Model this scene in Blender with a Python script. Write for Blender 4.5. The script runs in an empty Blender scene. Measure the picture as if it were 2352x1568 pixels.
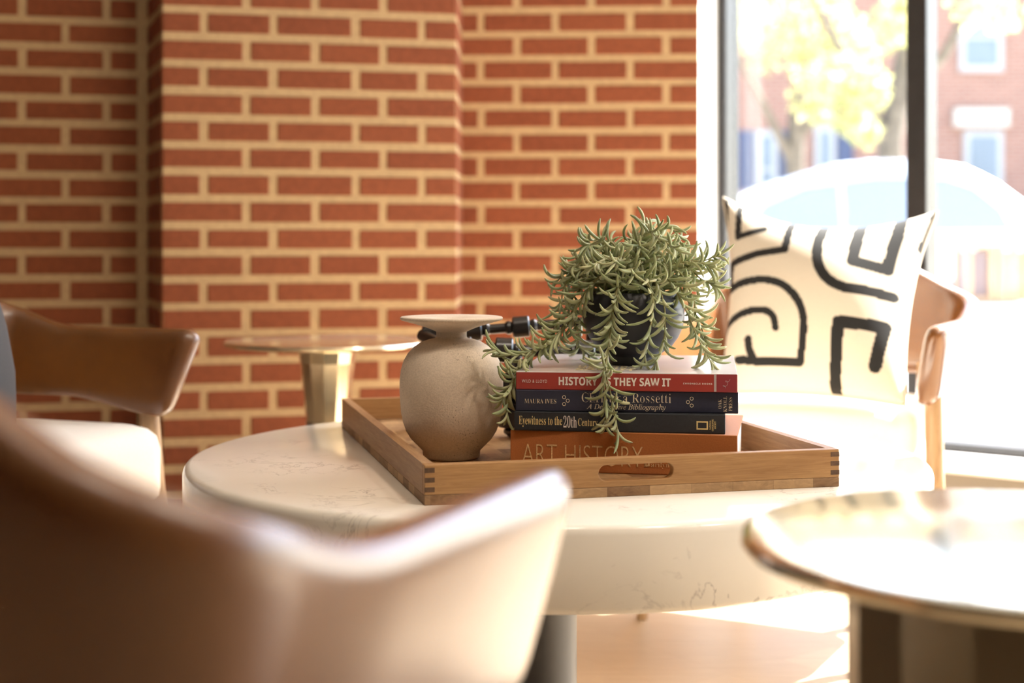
import bpy, bmesh, math, random
from mathutils import Vector, Matrix, Euler
random.seed(7)
S = bpy.context.scene
COL = S.collection
PI = math.pi

# ------------------------------------------------------------------ camera
F = 50 / 36 * 2352          # focal length in pixels of the 2352 px wide frame
HZ = 560                    # row of the horizon
CZ = 0.76                   # camera height
cam = bpy.data.cameras.new('camera'); cam.lens = 50; cam.sensor_width = 36
cam.shift_y = -(784 - HZ) / 2352
cam.clip_start = 0.02; cam.clip_end = 200
cam.dof.use_dof = True; cam.dof.focus_distance = 1.86; cam.dof.aperture_fstop = 3.1
co = bpy.data.objects.new('camera', cam); COL.objects.link(co)
co.location = (0, 0, CZ); co.rotation_euler = (PI / 2, 0, 0)
S.camera = co

def at(px, py, Y):          # a photograph pixel at a chosen depth -> a point of the room
    return Vector(((px - 1176) / F * Y, Y, CZ - (py - HZ) / F * Y))

# ------------------------------------------------------------------ light
SUN_AZ, SUN_EL = math.radians(55), math.radians(50)
w = bpy.data.worlds.new('sky'); S.world = w; w.use_nodes = True
nt = w.node_tree; bg = nt.nodes['Background']
sky = nt.nodes.new('ShaderNodeTexSky'); sky.sky_type = 'NISHITA'; sky.sun_disc = False
sky.sun_elevation = SUN_EL; sky.sun_rotation = SUN_AZ; sky.air_density = 1.0; sky.dust_density = 2.0
nt.links.new(sky.outputs[0], bg.inputs[0]); bg.inputs[1].default_value = 0.55
sl = bpy.data.lights.new('sun', 'SUN'); sl.energy = 25; sl.angle = math.radians(0.6); sl.color = (1, .96, .91)
so = bpy.data.objects.new('sun', sl); COL.objects.link(so)
sd = Vector((math.sin(SUN_AZ) * math.cos(SUN_EL), math.cos(SUN_AZ) * math.cos(SUN_EL), math.sin(SUN_EL)))
so.rotation_euler = sd.to_track_quat('Z', 'Y').to_euler(); so.location = sd * 20
S.view_settings.view_transform = 'Standard'; S.view_settings.look = 'None'
S.view_settings.gamma = 1; S.view_settings.use_curve_mapping = False
S.view_settings.exposure = 1.0
S.cycles.use_denoising = True
S.cycles.max_bounces = 10; S.cycles.diffuse_bounces = 5; S.cycles.glossy_bounces = 4
S.cycles.transparent_max_bounces = 12
S.cycles.caustics_reflective = True; S.cycles.sample_clamp_indirect = 8

# ------------------------------------------------------------------ helpers
def srgb(r, g, b):
    f = lambda c: (c / 255 / 12.92) if c / 255 <= .04045 else ((c / 255 + .055) / 1.055) ** 2.4
    return (f(r), f(g), f(b), 1)

class N:
    """small node-material helper"""
    def __init__(s, name):
        s.m = bpy.data.materials.new(name); s.m.use_nodes = True
        s.t = s.m.node_tree; s.b = s.t.nodes['Principled BSDF']
    def n(s, typ, **kw):
        x = s.t.nodes.new('ShaderNode' + typ)
        for k, v in kw.items(): setattr(x, k, v)
        return x
    def l(s, a, b): s.t.links.new(a, b)
    def set(s, **kw):
        for k, v in kw.items(): s.b.inputs[k.replace('_', ' ')].default_value = v
    def coords(s, kind='Object', scale=(1, 1, 1), rot=(0, 0, 0), loc=(0, 0, 0)):
        tc = s.n('TexCoord'); mp = s.n('Mapping'); s.l(tc.outputs[kind], mp.inputs[0])
        mp.inputs['Scale'].default_value = scale; mp.inputs['Rotation'].default_value = rot; mp.inputs['Location'].default_value = loc
        return mp.outputs[0]
    def noise(s, vec, scale, detail=4, rough=.55, dist=0):
        x = s.n('TexNoise'); s.l(vec, x.inputs['Vector']); x.inputs['Scale'].default_value = scale
        x.inputs['Detail'].default_value = detail; x.inputs['Roughness'].default_value = rough
        x.inputs['Distortion'].default_value = dist
        return x.outputs['Fac']
    def ramp(s, fac, stops):
        r = s.n('ValToRGB'); s.l(fac, r.inputs[0]); e = r.color_ramp.elements
        while len(e) < len(stops): e.new(.5)
        for i, (p, c) in enumerate(stops): e[i].position = p; e[i].color = c
        return r.outputs[0]
    def mix(s, fac, a, b, mode='MIX'):
        x = s.n('MixRGB', blend_type=mode)
        for v, i in ((fac, 0), (a, 1), (b, 2)):
            if hasattr(v, 'is_linked'): s.l(v, x.inputs[i])
            else: x.inputs[i].default_value = v
        return x.outputs[0]
    def bump(s, h, strength, dist=.01):
        x = s.n('Bump'); s.l(h, x.inputs['Height']); x.inputs['Strength'].default_value = strength
        x.inputs['Distance'].default_value = dist; s.l(x.outputs[0], s.b.inputs['Normal'])

def plain(name, col, rough=.5, metal=0, var=.06, vscale=30, **kw):
    k = N(name); k.set(Roughness=rough, Metallic=metal, **kw)
    v = k.noise(k.coords(), vscale)
    a = tuple(c * (1 - var) for c in col[:3]) + (1,); b = tuple(min(1, c * (1 + var)) for c in col[:3]) + (1,)
    k.l(k.ramp(v, [(.3, a), (.7, b)]), k.b.inputs['Base Color'])
    return k.m

class MB:
    """collects geometry and links it as ONE mesh object"""
    def __init__(s): s.v = []; s.f = []; s.mi = []
    def add(s, vs, fs, mi=0):
        o = len(s.v); s.v += [tuple(v) for v in vs]
        for f in fs: s.f.append(tuple(i + o for i in f)); s.mi.append(mi)
    def box(s, c, d, mi=0, M=None):
        x, y, z = (q / 2 for q in d)
        vs = [Vector((a * x, b * y, e * z)) for a in (-1, 1) for b in (-1, 1) for e in (-1, 1)]
        if M is not None: vs = [M @ v for v in vs]
        vs = [v + Vector(c) for v in vs]
        s.add(vs, [(0, 1, 3, 2), (4, 6, 7, 5), (0, 4, 5, 1), (2, 3, 7, 6), (0, 2, 6, 4), (1, 5, 7, 3)], mi)
    def rings(s, R, mi=0, cap=True, closed=True):
        n = len(R[0]); vs = [p for r in R for p in r]; fs = []
        for i in range(len(R) - 1):
            for j in range(n if closed else n - 1):
                k = (j + 1) % n
                fs.append((i * n + j, i * n + k, (i + 1) * n + k, (i + 1) * n + j))
        if cap: fs += [tuple(range(n - 1, -1, -1)), tuple((len(R) - 1) * n + j for j in range(n))]
        s.add(vs, fs, mi)
    def lathe(s, prof, n=48, c=(0, 0, 0), mi=0, cap=True):
        s.rings([[Vector((c[0] + r * math.cos(2 * PI * j / n), c[1] + r * math.sin(2 * PI * j / n), c[2] + z))
                  for j in range(n)] for r, z in prof], mi, cap)
    def tube(s, pts, rad, n=10, mi=0):
        pts = [Vector(p) for p in pts]
        if not hasattr(rad, '__len__'): rad = [rad] * len(pts)
        R = []; ref = None
        for i, p in enumerate(pts):
            t = (pts[min(i + 1, len(pts) - 1)] - pts[max(i - 1, 0)]).normalized()
            if ref is None: ref = t.orthogonal().normalized()
            ref = (ref - t * ref.dot(t)).normalized(); b = t.cross(ref)
            R.append([p + rad[i] * (ref * math.cos(2 * PI * j / n) + b * math.sin(2 * PI * j / n)) for j in range(n)])
        s.rings(R, mi)
    def build(s, name, mats, parent=None, smooth=True, bevel=0, seg=2, subsurf=0, angle=40, fix=True):
        me = bpy.data.meshes.new(name); me.from_pydata(s.v, [], s.f)
        for m in (mats if isinstance(mats, (list, tuple)) else [mats]): me.materials.append(m)
        for p, i in zip(me.polygons, s.mi): p.material_index = i
        if fix:
            bm = bmesh.new(); bm.from_mesh(me)
            bmesh.ops.recalc_face_normals(bm, faces=bm.faces); bm.to_mesh(me); bm.free()
        if smooth:
            me.shade_smooth()
            if not subsurf: me.set_sharp_from_angle(angle=math.radians(angle))
        o = bpy.data.objects.new(name, me); COL.objects.link(o)
        if parent: o.parent = parent
        if bevel:
            b = o.modifiers.new('bevel', 'BEVEL'); b.width = bevel; b.segments = seg; b.limit_method = 'ANGLE'
            b.harden_normals = False
        if subsurf:
            b = o.modifiers.new('sub', 'SUBSURF'); b.levels = b.render_levels = subsurf
        return o

def tag(o, label=None, cat=None, group=None, kind=None):
    for k, v in (('label', label), ('category', cat), ('group', group), ('kind', kind)):
        if v: o[k] = v
    return o
def empty(name, loc=(0, 0, 0), rz=0):
    o = bpy.data.objects.new(name, None); COL.objects.link(o)
    o.location = loc; o.rotation_euler = (0, 0, rz); o.empty_display_size = .05
    return o
def copy_tree(o, parent=None):
    c = o.copy(); COL.objects.link(c)
    if parent: c.parent = parent
    for ch in list(o.children): copy_tree(ch, c)
    return c
def lerp(a, b, t): return a + (b - a) * t
def sm(t): t = max(0, min(1, t)); return t * t * (3 - 2 * t)
def catmull(P, n=8):
    P = [Vector(p) for p in P]; P = [P[0] * 2 - P[1]] + P + [P[-1] * 2 - P[-2]]; out = []
    for i in range(1, len(P) - 2):
        a, b, c, d = P[i - 1:i + 3]
        for k in range(n):
            t = k / n
            out.append(.5 * ((2 * b) + (c - a) * t + (2 * a - 5 * b + 4 * c - d) * t * t + (3 * b - a - 3 * c + d) * t ** 3))
    return out + [P[-2]]

# ------------------------------------------------------------------ materials
def brick_mat():
    k = N('brick'); g = k.n('NewGeometry')
    a = k.ramp(g.outputs['Random Per Island'], [(0, (.205, .050, .0165, 1)), (.5, (.23, .058, .019, 1)), (1, (.255, .067, .023, 1))])
    n = k.noise(k.coords(), 60, 5)
    c = k.mix(.35, a, k.ramp(n, [(.35, (.17, .040, .013, 1)), (.65, (.285, .077, .027, 1))]))
    k.l(c, k.b.inputs['Base Color']); k.set(Roughness=.85); k.bump(n, .3, .004); return k.m
M_BRICK = brick_mat()
M_MORTAR = plain('mortar', (.49, .335, .18), .95, var=.1, vscale=70)
M_WHITE = plain('white_paint', (.85, .84, .82), .5, var=.02, vscale=5)
M_WALLSHADE = plain('shaded_white_wall', (.27, .25, .225), .8, var=.03, vscale=5)  # whitish low wall under the window, its backlit shade put into the colour
M_CEIL = plain('ceiling_paint', (.42, .38, .34), .9, var=.02, vscale=4)
M_PANEL = plain('dark_panelling', (.045, .032, .025), .6, var=.1, vscale=3)
M_PLASTER = plain('warm_plaster', (.75, .66, .56), .9, var=.04, vscale=6)

def floor_mat():
    k = N('oak_floor'); v = k.coords('Object', (1, 1, 1), (0, 0, math.radians(53)))
    b = k.n('TexBrick'); k.l(v, b.inputs[0]); b.offset = .37
    b.inputs['Color1'].default_value = (.38, .28, .18, 1); b.inputs['Color2'].default_value = (.47, .36, .24, 1)
    b.inputs['Mortar'].default_value = (.35, .24, .14, 1); b.inputs['Scale'].default_value = 1
    b.inputs['Mortar Size'].default_value = .0012; b.inputs['Brick Width'].default_value = 1.3
    b.inputs['Row Height'].default_value = .14; b.inputs['Bias'].default_value = 0
    g = k.noise(k.coords('Object', (3, 60, 1), (0, 0, math.radians(53))), 2, 6, .6, .5)
    c = k.mix(.45, b.outputs[0], k.ramp(g, [(.3, (.34, .24, .15, 1)), (.7, (.52, .41, .28, 1))]), 'MIX')
    k.l(c, k.b.inputs['Base Color']); k.set(Roughness=.38); return k.m
M_FLOOR = floor_mat()

def wood(name, dark, light, scale=(6, 60, 60), rough=.45, rot=(0, 0, 0), band=3.0):
    k = N(name); v = k.coords('Object', scale, rot)
    g = k.noise(v, band, 7, .62, 1.2); h = k.noise(k.coords('Object', (scale[0] * .3, scale[1] * .25, scale[2] * .25), rot), 2, 3, .5, .8)
    c = k.ramp(g, [(.3, dark), (.72, light)])
    c = k.mix(.35, c, k.ramp(h, [(.35, dark), (.65, light)]))
    k.l(c, k.b.inputs['Base Color']); k.set(Roughness=rough); k.bump(g, .12, .002); return k.m
M_TRAY = wood('acacia_wood', (.28, .13, .042, 1), (.50, .28, .11, 1), (5, 90, 90))
M_TRAYSIDE = wood('acacia_wood_side', (.27, .13, .055, 1), (.48, .29, .14, 1), (90, 5, 90))
M_ENDGRAIN = plain('end_grain', (.11, .055, .025), .6, var=.3, vscale=150)
M_CHAIRLEG = wood('chair_wood', (.30, .18, .09, 1), (.50, .34, .19, 1), (40, 40, 5), .45)

def patch_mat():
    k = N('patchwork_board'); b = k.n('TexBrick'); k.l(k.coords('Object', (1, 1, 1), loc=(.02, .013, 0)), b.inputs[0]); b.offset = .5
    b.inputs['Scale'].default_value = 1; b.inputs['Brick Width'].default_value = .055; b.inputs['Row Height'].default_value = .04
    b.inputs['Mortar Size'].default_value = .0002; b.inputs['Color1'].default_value = (.14, .06, .022, 1)
    b.inputs['Color2'].default_value = (.70, .45, .22, 1); b.inputs['Mortar'].default_value = (.06, .03, .015, 1)
    g = k.noise(k.coords('Object', (22, 5, 40)), 2, 5, .6, 2.0)
    c = k.mix(.4, b.outputs[0], k.ramp(g, [(.3, (.14, .06, .022, 1)), (.7, (.52, .31, .14, 1))]))
    k.l(c, k.b.inputs['Base Color']); k.set(Roughness=.5); return k.m
M_PATCH = patch_mat()

def marble_mat():
    k = N('cream_marble'); v = k.coords('Object', (1, 1, 1))
    n1 = k.noise(v, 9, 8, .62, 1.1); vein = k.ramp(n1, [(.485, (0, 0, 0, 1)), (.5, (1, 1, 1, 1)), (.515, (0, 0, 0, 1))])
    n2 = k.noise(v, 5, 3); mask = k.ramp(n2, [(.5, (0, 0, 0, 1)), (.68, (1, 1, 1, 1))])
    vm = k.mix(1, vein, mask, 'MULTIPLY')
    cloud = k.ramp(k.noise(v, 3, 5), [(.3, (.86, .80, .69, 1)), (.7, (.92, .87, .77, 1))])
    f = k.n('Math', operation='MULTIPLY'); k.l(vm, f.inputs[0]); f.inputs[1].default_value = .85
    c = k.mix(f.outputs[0], cloud, (.34, .29, .25, 1))
    k.l(c, k.b.inputs['Base Color']); k.set(Roughness=.13); return k.m
M_MARBLE = marble_mat()
M_DARKMETAL = plain('dark_bronze', (.032, .029, .028), .45, .1, var=.1)
M_BRASS = plain('polished_brass', (.92, .84, .64), .16, 1, var=.03, vscale=8)
M_BRASSDARK = plain('aged_brass', (.17, .135, .09), .3, 1, var=.1, vscale=8)

def leather_mat():
    k = N('tan_leather'); n = k.noise(k.coords(), 7, 5); f = k.noise(k.coords(), 260, 3)
    k.l(k.ramp(n, [(.3, (.12, .038, .005, 1)), (.7, (.185, .065, .009, 1))]), k.b.inputs['Base Color'])
    k.set(Roughness=.42, Coat_Weight=1.0, Coat_Roughness=.27); k.bump(f, .08, .001); return k.m
M_LEATHER = leather_mat()
def fabric_mat(name, a, b, sc=900):
    k = N(name); n = k.noise(k.coords(), sc, 2)
    k.l(k.ramp(n, [(.3, a), (.7, b)]), k.b.inputs['Base Color']); k.set(Roughness=.95, Sheen_Weight=.25); k.bump(n, .15, .0008); return k.m
M_SEAT = fabric_mat('cream_upholstery', (.76, .69, .59, 1), (.86, .80, .71, 1))
M_PILLOW = fabric_mat('natural_canvas', (.60, .52, .41, 1), (.70, .62, .50, 1))
M_PRINT = plain('black_print', (.011, .010, .010), .9, var=.2, vscale=900)

def vase_mat():
    k = N('stoneware'); v = k.coords()
    f = k.noise(v, 420, 2, .7); c = k.ramp(f, [(.3, (.56, .45, .335, 1)), (.7, (.78, .65, .50, 1))])
    big = k.noise(v, 16, 4); c = k.mix(.4, c, k.ramp(big, [(.35, (.60, .48, .355, 1)), (.65, (.82, .69, .54, 1))]))
    sp = k.noise(v, 520, 1, .5); pm = k.noise(v, 22, 2)
    a = k.ramp(sp, [(.64, (0, 0, 0, 1)), (.70, (1, 1, 1, 1))]); b = k.ramp(pm, [(.55, (0, 0, 0, 1)), (.68, (1, 1, 1, 1))])
    c = k.mix(k.mix(1, a, b, 'MULTIPLY'), c, (.13, .085, .05, 1))
    k.l(c, k.b.inputs['Base Color']); k.set(Roughness=.8); k.bump(f, .35, .0012); return k.m
M_VASE = vase_mat()
M_POT = plain('charcoal_glaze', (.030, .029, .036), .42, var=.25, vscale=14)
M_SOIL = plain('soil', (.05, .035, .022), 1, var=.5, vscale=200)
def leaf_mat():
    k = N('grey_green_leaf'); g = k.n('NewGeometry'); n = k.noise(k.coords(), 45, 3)
    a = k.ramp(g.outputs['Random Per Island'], [(0, (.25, .31, .14, 1)), (.55, (.39, .42, .21, 1)), (1, (.55, .53, .29, 1))])
    c = k.mix(.3, a, k.ramp(n, [(.3, (.23, .28, .13, 1)), (.7, (.58, .56, .34, 1))]))
    k.l(c, k.b.inputs['Base Color']); k.set(Roughness=.5, Subsurface_Weight=.25, Subsurface_Scale=.003, Sheen_Weight=.2)
    k.b.inputs['Subsurface Radius'].default_value = (.6, 1, .3); return k.m
M_LEAF = leaf_mat()
M_STEM = plain('green_stem', (.27, .25, .10), .6, var=.2)
M_BLACKWOOD = plain('ebonised_wood', (.018, .014, .012), .3, var=.3, vscale=40, Coat_Weight=.4, Coat_Roughness=.15)
M_FRAME = plain('black_window_frame', (.035, .034, .035), .4, .2, var=.1)

def glass_mat():
    k = N('window_glass'); t = k.t; t.nodes.remove(k.b)
    tr = k.n('BsdfTransparent'); gl = k.n('BsdfGlossy'); gl.inputs['Roughness'].default_value = .02
    lw = k.n('LayerWeight'); lw.inputs[0].default_value = .5; pw = k.n('Math', operation='POWER'); k.l(lw.outputs['Facing'], pw.inputs[0]); pw.inputs[1].default_value = 5
    fr = k.n('Math', operation='MULTIPLY_ADD'); k.l(pw.outputs[0], fr.inputs[0]); fr.inputs[1].default_value = .5; fr.inputs[2].default_value = .03; mx = k.n('MixShader')
    tr.inputs[0].default_value = (.97, .98, .97, 1)
    k.l(fr.outputs[0], mx.inputs[0]); k.l(tr.outputs[0], mx.inputs[1]); k.l(gl.outputs[0], mx.inputs[2])
    k.l(mx.outputs[0], t.nodes['Material Output'].inputs[0]); return k.m
M_GLASS = glass_mat()

# ------------------------------------------------------------------ room shell
ROW0, COURSE, MW = .7385, .0677, .021       # a bed joint's height, course height, joint width
H_ROOM = 3.0
def brick_run(mb, p0, p1, headsA, headsB, end0=True, end1=True):
    """bricks standing proud of a mortar face between two plan points; heads = joint positions along the run"""
    p0 = Vector(p0); p1 = Vector(p1); L = (p1 - p0).length; u = (p1 - p0) / L
    nrm = Vector((u.y, -u.x))                              # towards the camera side
    P = lambda s, z, d=0: Vector((p0.x + u.x * s + nrm.x * d, p0.y + u.y * s + nrm.y * d, z))
    mb.add([P(0, 0), P(L, 0), P(L, H_ROOM), P(0, H_ROOM)], [(0, 1, 2, 3)], 1)
    k0 = -int(ROW0 / COURSE) - 1
    for k in range(k0, 40):
        z0 = ROW0 + k * COURSE + MW / 2; z1 = z0 + COURSE - MW
        z0 = max(z0, 0); z1 = min(z1, H_ROOM)
        if z1 - z0 < .008: continue
        hs = headsA if k % 2 == 0 else headsB
        xs = [0 if end0 else MW / 2] + sorted(h for h in hs if MW < h < L - MW) + [L]
        for i in range(len(xs) - 1):
            a = xs[i] + (MW / 2 if i or not end0 else 0); b = xs[i + 1] - (MW / 2 if i + 1 < len(xs) - 1 or not end1 else 0)
            j = lambda: random.uniform(-.0015, .0015)
            if b - a < .012: continue
            a += j(); b += j(); zz0 = z0 + j(); zz1 = z1 + j(); d = .003
            e = .002
            mb.add([P(a, zz0), P(b, zz0), P(b, zz1), P(a, zz1), P(a + e, zz0 + e, d), P(b - e, zz0 + e, d), P(b - e, zz1 - e, d), P(a + e, zz1 - e, d)],
                   [(4, 5, 6, 7), (0, 1, 5, 4), (1, 2, 6, 5), (2, 3, 7, 6), (3, 0, 4, 7)], 0)
def on_line(px, p0, p1):    # distance along a plan line at which a viewing ray of column px meets it
    k = (px - 1176) / F; p0 = Vector(p0); u = (Vector(p1) - p0).normalized()
    return (k * p0.y - p0.x) / (u.x - k * u.y)

LW0, LW1 = (-3.6, 3.235), (-.968, 3.788)
u = (Vector(LW1) - Vector(LW0)).normalized(); LEN = (Vector(LW1) - Vector(LW0)).length
mb = MB()
sB = on_line(150, LW0, LW1); sA = on_line(245, LW0, LW1); pit = .2135
LW1b = tuple(Vector(LW0) + u * (LEN - .03))
brick_run(mb, LW0, LW1b, [sB - pit * i for i in range(14)], [sA - pit * i for i in range(14)])
brick_run(mb, LW1b, LW1, [], [], end0=False, end1=False)
C0, C1, C2 = (-.872, 3.55), (-.146, 3.70), (-.142, 4.0)
tag(mb.build('wall_left', [M_BRICK, M_MORTAR], smooth=False, fix=False), kind='structure')
mb = MB()
brick_run(mb, LW1, C0, [.12], [.06, .2])
hA = [on_line(p, C0, C1) for p in (468, 628, 817, 969)]; hB = [on_line(p, C0, C1) for p in (566, 724, 880)]
brick_run(mb, C0, C1, hA, hB)
brick_run(mb, C1, C2, [.1], [.2])
tag(mb.build('wall_pillar', [M_BRICK, M_MORTAR], smooth=False, fix=False), kind='structure')
RW0, RW1 = C2, (.522, 3.975)
mb = MB()
brick_run(mb, RW0, RW1, [on_line(p, RW0, RW1) for p in (1187, 1358, 1530)], [on_line(p, RW0, RW1) for p in (1105, 1276, 1447)])
tag(mb.build('wall_right', [M_BRICK, M_MORTAR], smooth=False, fix=False), kind='structure')

# the window wall runs to the right and towards the camera
W0 = Vector((.592, 4.095)); WA = math.radians(37); WU = Vector((math.cos(WA), -math.sin(WA))); WN = Vector((math.sin(WA), math.cos(WA)))
def wp(t, d, z):            # t along the window wall, d outwards, z up
    p = W0 + WU * t + WN * d; return Vector((p.x, p.y, z))
def wbox(mb, t0, t1, d0, d1, z0, z1, mi=0):
    vs = [wp(t, d, z) for t in (t0, t1) for d in (d0, d1) for z in (z0, z1)]
    mb.add(vs, [(0, 1, 3, 2), (4, 6, 7, 5), (0, 4, 5, 1), (2, 3, 7, 6), (0, 2, 6, 4), (1, 5, 7, 3)], mi)
WL = 6.0
mb = MB()   # white reveal between the bricks and the window
a = Vector((RW1[0], RW1[1], 0)); b = wp(0, 0, 0); c = wp(0, .12, 0); d = Vector((.50, 4.3, 0)); up = Vector((0, 0, H_ROOM))
mb.add([a, b, c, d, a + up, b + up, c + up, d + up], [(0, 1, 5, 4), (1, 2, 6, 5), (2, 3, 7, 6), (3, 0, 4, 7), (0, 3, 2, 1), (4, 5, 6, 7)])
tag(mb.build('trim_1', M_WHITE, smooth=False), kind='structure')
SILL = .222; HEAD = 2.7
mb = MB(); wbox(mb, 0, WL, -.28, .12, -.12, SILL - .008); tag(mb.build('wall_window', M_WALLSHADE, smooth=False), kind='structure')
mb = MB(); wbox(mb, 0, WL, -.30, .12, SILL - .008, SILL); tag(mb.build('trim_2', M_WHITE, smooth=False, bevel=.002), kind='structure')
mb = MB(); wbox(mb, -.05, WL, -.02, .14, HEAD, H_ROOM + .1); tag(mb.build('wall_header', M_WHITE, smooth=False), kind='structure')
ms = [0, .562, 1.75, 2.95, 4.15, 5.35, WL]
for i in range(6):
    t0, t1 = ms[i], ms[i + 1]; mb = MB(); fw = .026 if i == 0 else .055
    wbox(mb, t0, t0 + fw, 0, .08, SILL, HEAD)
    if i == 5: wbox(mb, t1 - .05, t1, 0, .08, SILL, HEAD)
    wbox(mb, t0 + fw, t1, 0, .08, SILL, SILL + .022); wbox(mb, t0 + fw, t1, 0, .08, HEAD - .05, HEAD)
    o = tag(mb.build('window_%d' % (i + 1), M_FRAME, smooth=False, bevel=.003), kind='structure')
    mb = MB(); wbox(mb, t0 + fw, t1, .052, .058, SILL + .022, HEAD - .05); mb.build('pane', M_GLASS, o, smooth=False)
WE = wp(WL, 0, 0)
XR, YB, XL = WE.x, -3.2, -3.6
def slab(name, pts, z0, z1, mat):
    mb = MB(); n = len(pts)
    mb.rings([[Vector((p[0], p[1], z0)) for p in pts], [Vector((p[0], p[1], z1)) for p in pts]])
    return tag(mb.build(name, mat, smooth=False), kind='structure')
room = [(XL, YB), (XR, YB), (XR, WE.y), (wp(0, .1, 0).x, wp(0, .1, 0).y), (.5, 4.3), (-1.2, 4.3), (XL, 4.3)]
slab('floor', room, -.12, 0, M_FLOOR)
slab('ceiling', room, H_ROOM, H_ROOM + .12, M_CEIL)
slab('wall_side', [(XL - .1, YB), (XL, YB), (XL, 4.3), (XL - .1, 4.3)], 0, H_ROOM, M_PANEL)
slab('wall_back', [(XL, YB - .1), (XR, YB - .1), (XR, YB), (XL, YB)], 0, H_ROOM, M_PANEL)
slab('wall_east', [(XR, YB), (XR + .1, YB), (XR + .1, WE.y), (XR, WE.y)], 0, H_ROOM, M_PANEL)

# ------------------------------------------------------------------ coffee table
TZ = .45
TC = Vector((.064, 2.105, 0)); TR_ = .538
t = empty('coffee_table', TC); tag(t, 'round cream marble coffee table with thick edge under the wooden tray', 'coffee table')
mb = MB(); th = .102
mb.lathe([(TR_ - .012, TZ - th), (TR_ - .004, TZ - th + .003), (TR_, TZ - th + .01), (TR_, TZ - .012), (TR_ - .0015, TZ - .006), (TR_ - .005, TZ - .002), (TR_ - .011, TZ)], 128)
mb.build('tabletop', M_MARBLE, t, angle=60)
mb = MB(); mb.lathe([(.075, .02), (.072, .03), (.072, TZ - th - .01), (.11, TZ - th)], 48, (-.052, -.26, 0))
PED = mb.build('pedestal', M_DARKMETAL, t)
mb = MB(); mb.lathe([(.24, 0), (.24, .014), (.232, .02), (0.02, .022)], 64, (-.005, -.2, 0)); mb.build('base_plate', M_DARKMETAL, t)

# ------------------------------------------------------------------ tray
TFL = Vector((-.1037, 1.685, 0)); TFR = Vector((.4185, 1.818, 0))
TU = (TFR - TFL).normalized(); TV = Vector((-TU.y, TU.x, 0)); TW = (TFR - TFL).length; TD = .752; TT = .013; TH = .048
tr = empty('serving_tray', TFL + Vector((0, 0, TZ)), math.atan2(TU.y, TU.x))
tag(tr, 'rectangular acacia wood tray with slot handles on the marble table', 'tray')
BT = .012
def handled_panel(y0, hole, x0=0):
    mb = MB(); bm = bmesh.new()
    def loop(pts): 
        vs = [bm.verts.new((p[0], y0, p[1])) for p in pts]; return [bm.edges.new((vs[i], vs[(i + 1) % len(vs)])) for i in range(len(vs))]
    out = [(0, BT), (TW, BT), (TW, TH), (0, TH)]
    cx, cz, hw, hh = hole; hp = []
    for k in range(13):
        a = PI / 2 - PI * k / 12; hp.append((cx + hw - hh + hh * math.cos(a), cz + hh * math.sin(a)))
    for k in range(13):
        a = -PI / 2 - PI * k / 12; hp.append((cx - hw + hh + hh * math.cos(a), cz + hh * math.sin(a)))
    e = loop(out) + loop(hp)
    bmesh.ops.triangle_fill(bm, edges=e, use_beauty=True)
    r = bmesh.ops.extrude_face_region(bm, geom=list(bm.faces))
    for v in r['geom']:
        if isinstance(v, bmesh.types.BMVert): v.co.y += TT
    bmesh.ops.recalc_face_normals(bm, faces=bm.faces)
    bm.verts.index_update()
    mb.add([v.co.copy() for v in bm.verts], [[v.index for v in f.verts] for f in bm.faces]); bm.free()
    return mb
hx0 = (1378 - 975) / (1928 - 975); hx1 = (1552 - 975) / (1928 - 975)
hole = (.265, .0295, .0485, .0097)
handled_panel(0, hole).build('front_panel', M_TRAY, tr, smooth=False, bevel=.0012)
handled_panel(TD - TT, (TW / 2, .0295, .047, .0095)).build('back_panel', M_TRAY, tr, smooth=False, bevel=.0012)
for x in (0, TW - TT):
    mb = MB(); mb.box((x + TT / 2, TD / 2, (TH + BT) / 2), (TT, TD - 2 * TT - .0004, TH - BT))
    for y in (TT / 2 - .0003, TD - TT / 2 + .0003):      # finger joints
        for z in (.0185, .030, .0415):
            mb.box((x + TT / 2 + (-.0003 if x == 0 else .0003), y, z), (TT - .001, TT + .0002, .0058), 1)
    mb.build('side_panel', [M_TRAYSIDE, M_ENDGRAIN], tr, smooth=False)
mb = MB(); mb.box((TW / 2, TD / 2, BT / 2), (TW, TD, BT)); mb.build('bottom_board', M_PATCH, tr, smooth=False, bevel=.001)
FZ = TZ + BT            # the tray's floor

# ------------------------------------------------------------------ vase
VY = 1.985
vc = at(1037, 1050, VY); vx = (1037 - 1176) / F * VY
k = VY / F
v = empty('vase', (vx, VY, FZ)); tag(v, 'beige stoneware vase with a wide flat disc rim standing in the tray', 'vase')
zb = lambda py: max(0, CZ - (py - HZ) * k - FZ)
hs = 0.1945             # whole height
def vz(py): return (1055 - py) / (1055 - 727) * hs
body = [(.001, 0), (.034, 0), (.0375, .0015), (.0383, .006), (.0385, .0105), (.044, .0165), (.054, .027), (.0605, .038), (.0645, .05), (.0672, .064), (.0685, .080), (.0692, .095), (.069, .109),
        (.0675, .122), (.064, .135), (.058, .1455), (.050, .1545), (.040, .1610), (.029, .1648), (.0225, .1660), (.0208, .1672), (.0203, .169), (.0203, .176)]
body = [(r * 1.045, z * 1.003) for r, z in body]
mb = MB(); mb.lathe(body, 72); mb.build('body', M_VASE, v, angle=80)
disc = [(.016, .174), (.0203, .1752), (.0222, .1762), (.029, .1793), (.040, .1835), (.051, .1868), (.060, .1893), (.0672, .1915), (.0685, .1932), (.0685, .1948), (.0670, .196), (.055, .1962), (.040, .1955), (.022, .194), (.012, .190), (.010, .18), (.0095, .165), (.001, .165)]
disc = [(r * 1.045, z * 1.003) for r, z in disc]
mb = MB(); mb.lathe(disc, 72); mb.build('disc_rim', M_VASE, v, angle=80)

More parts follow.
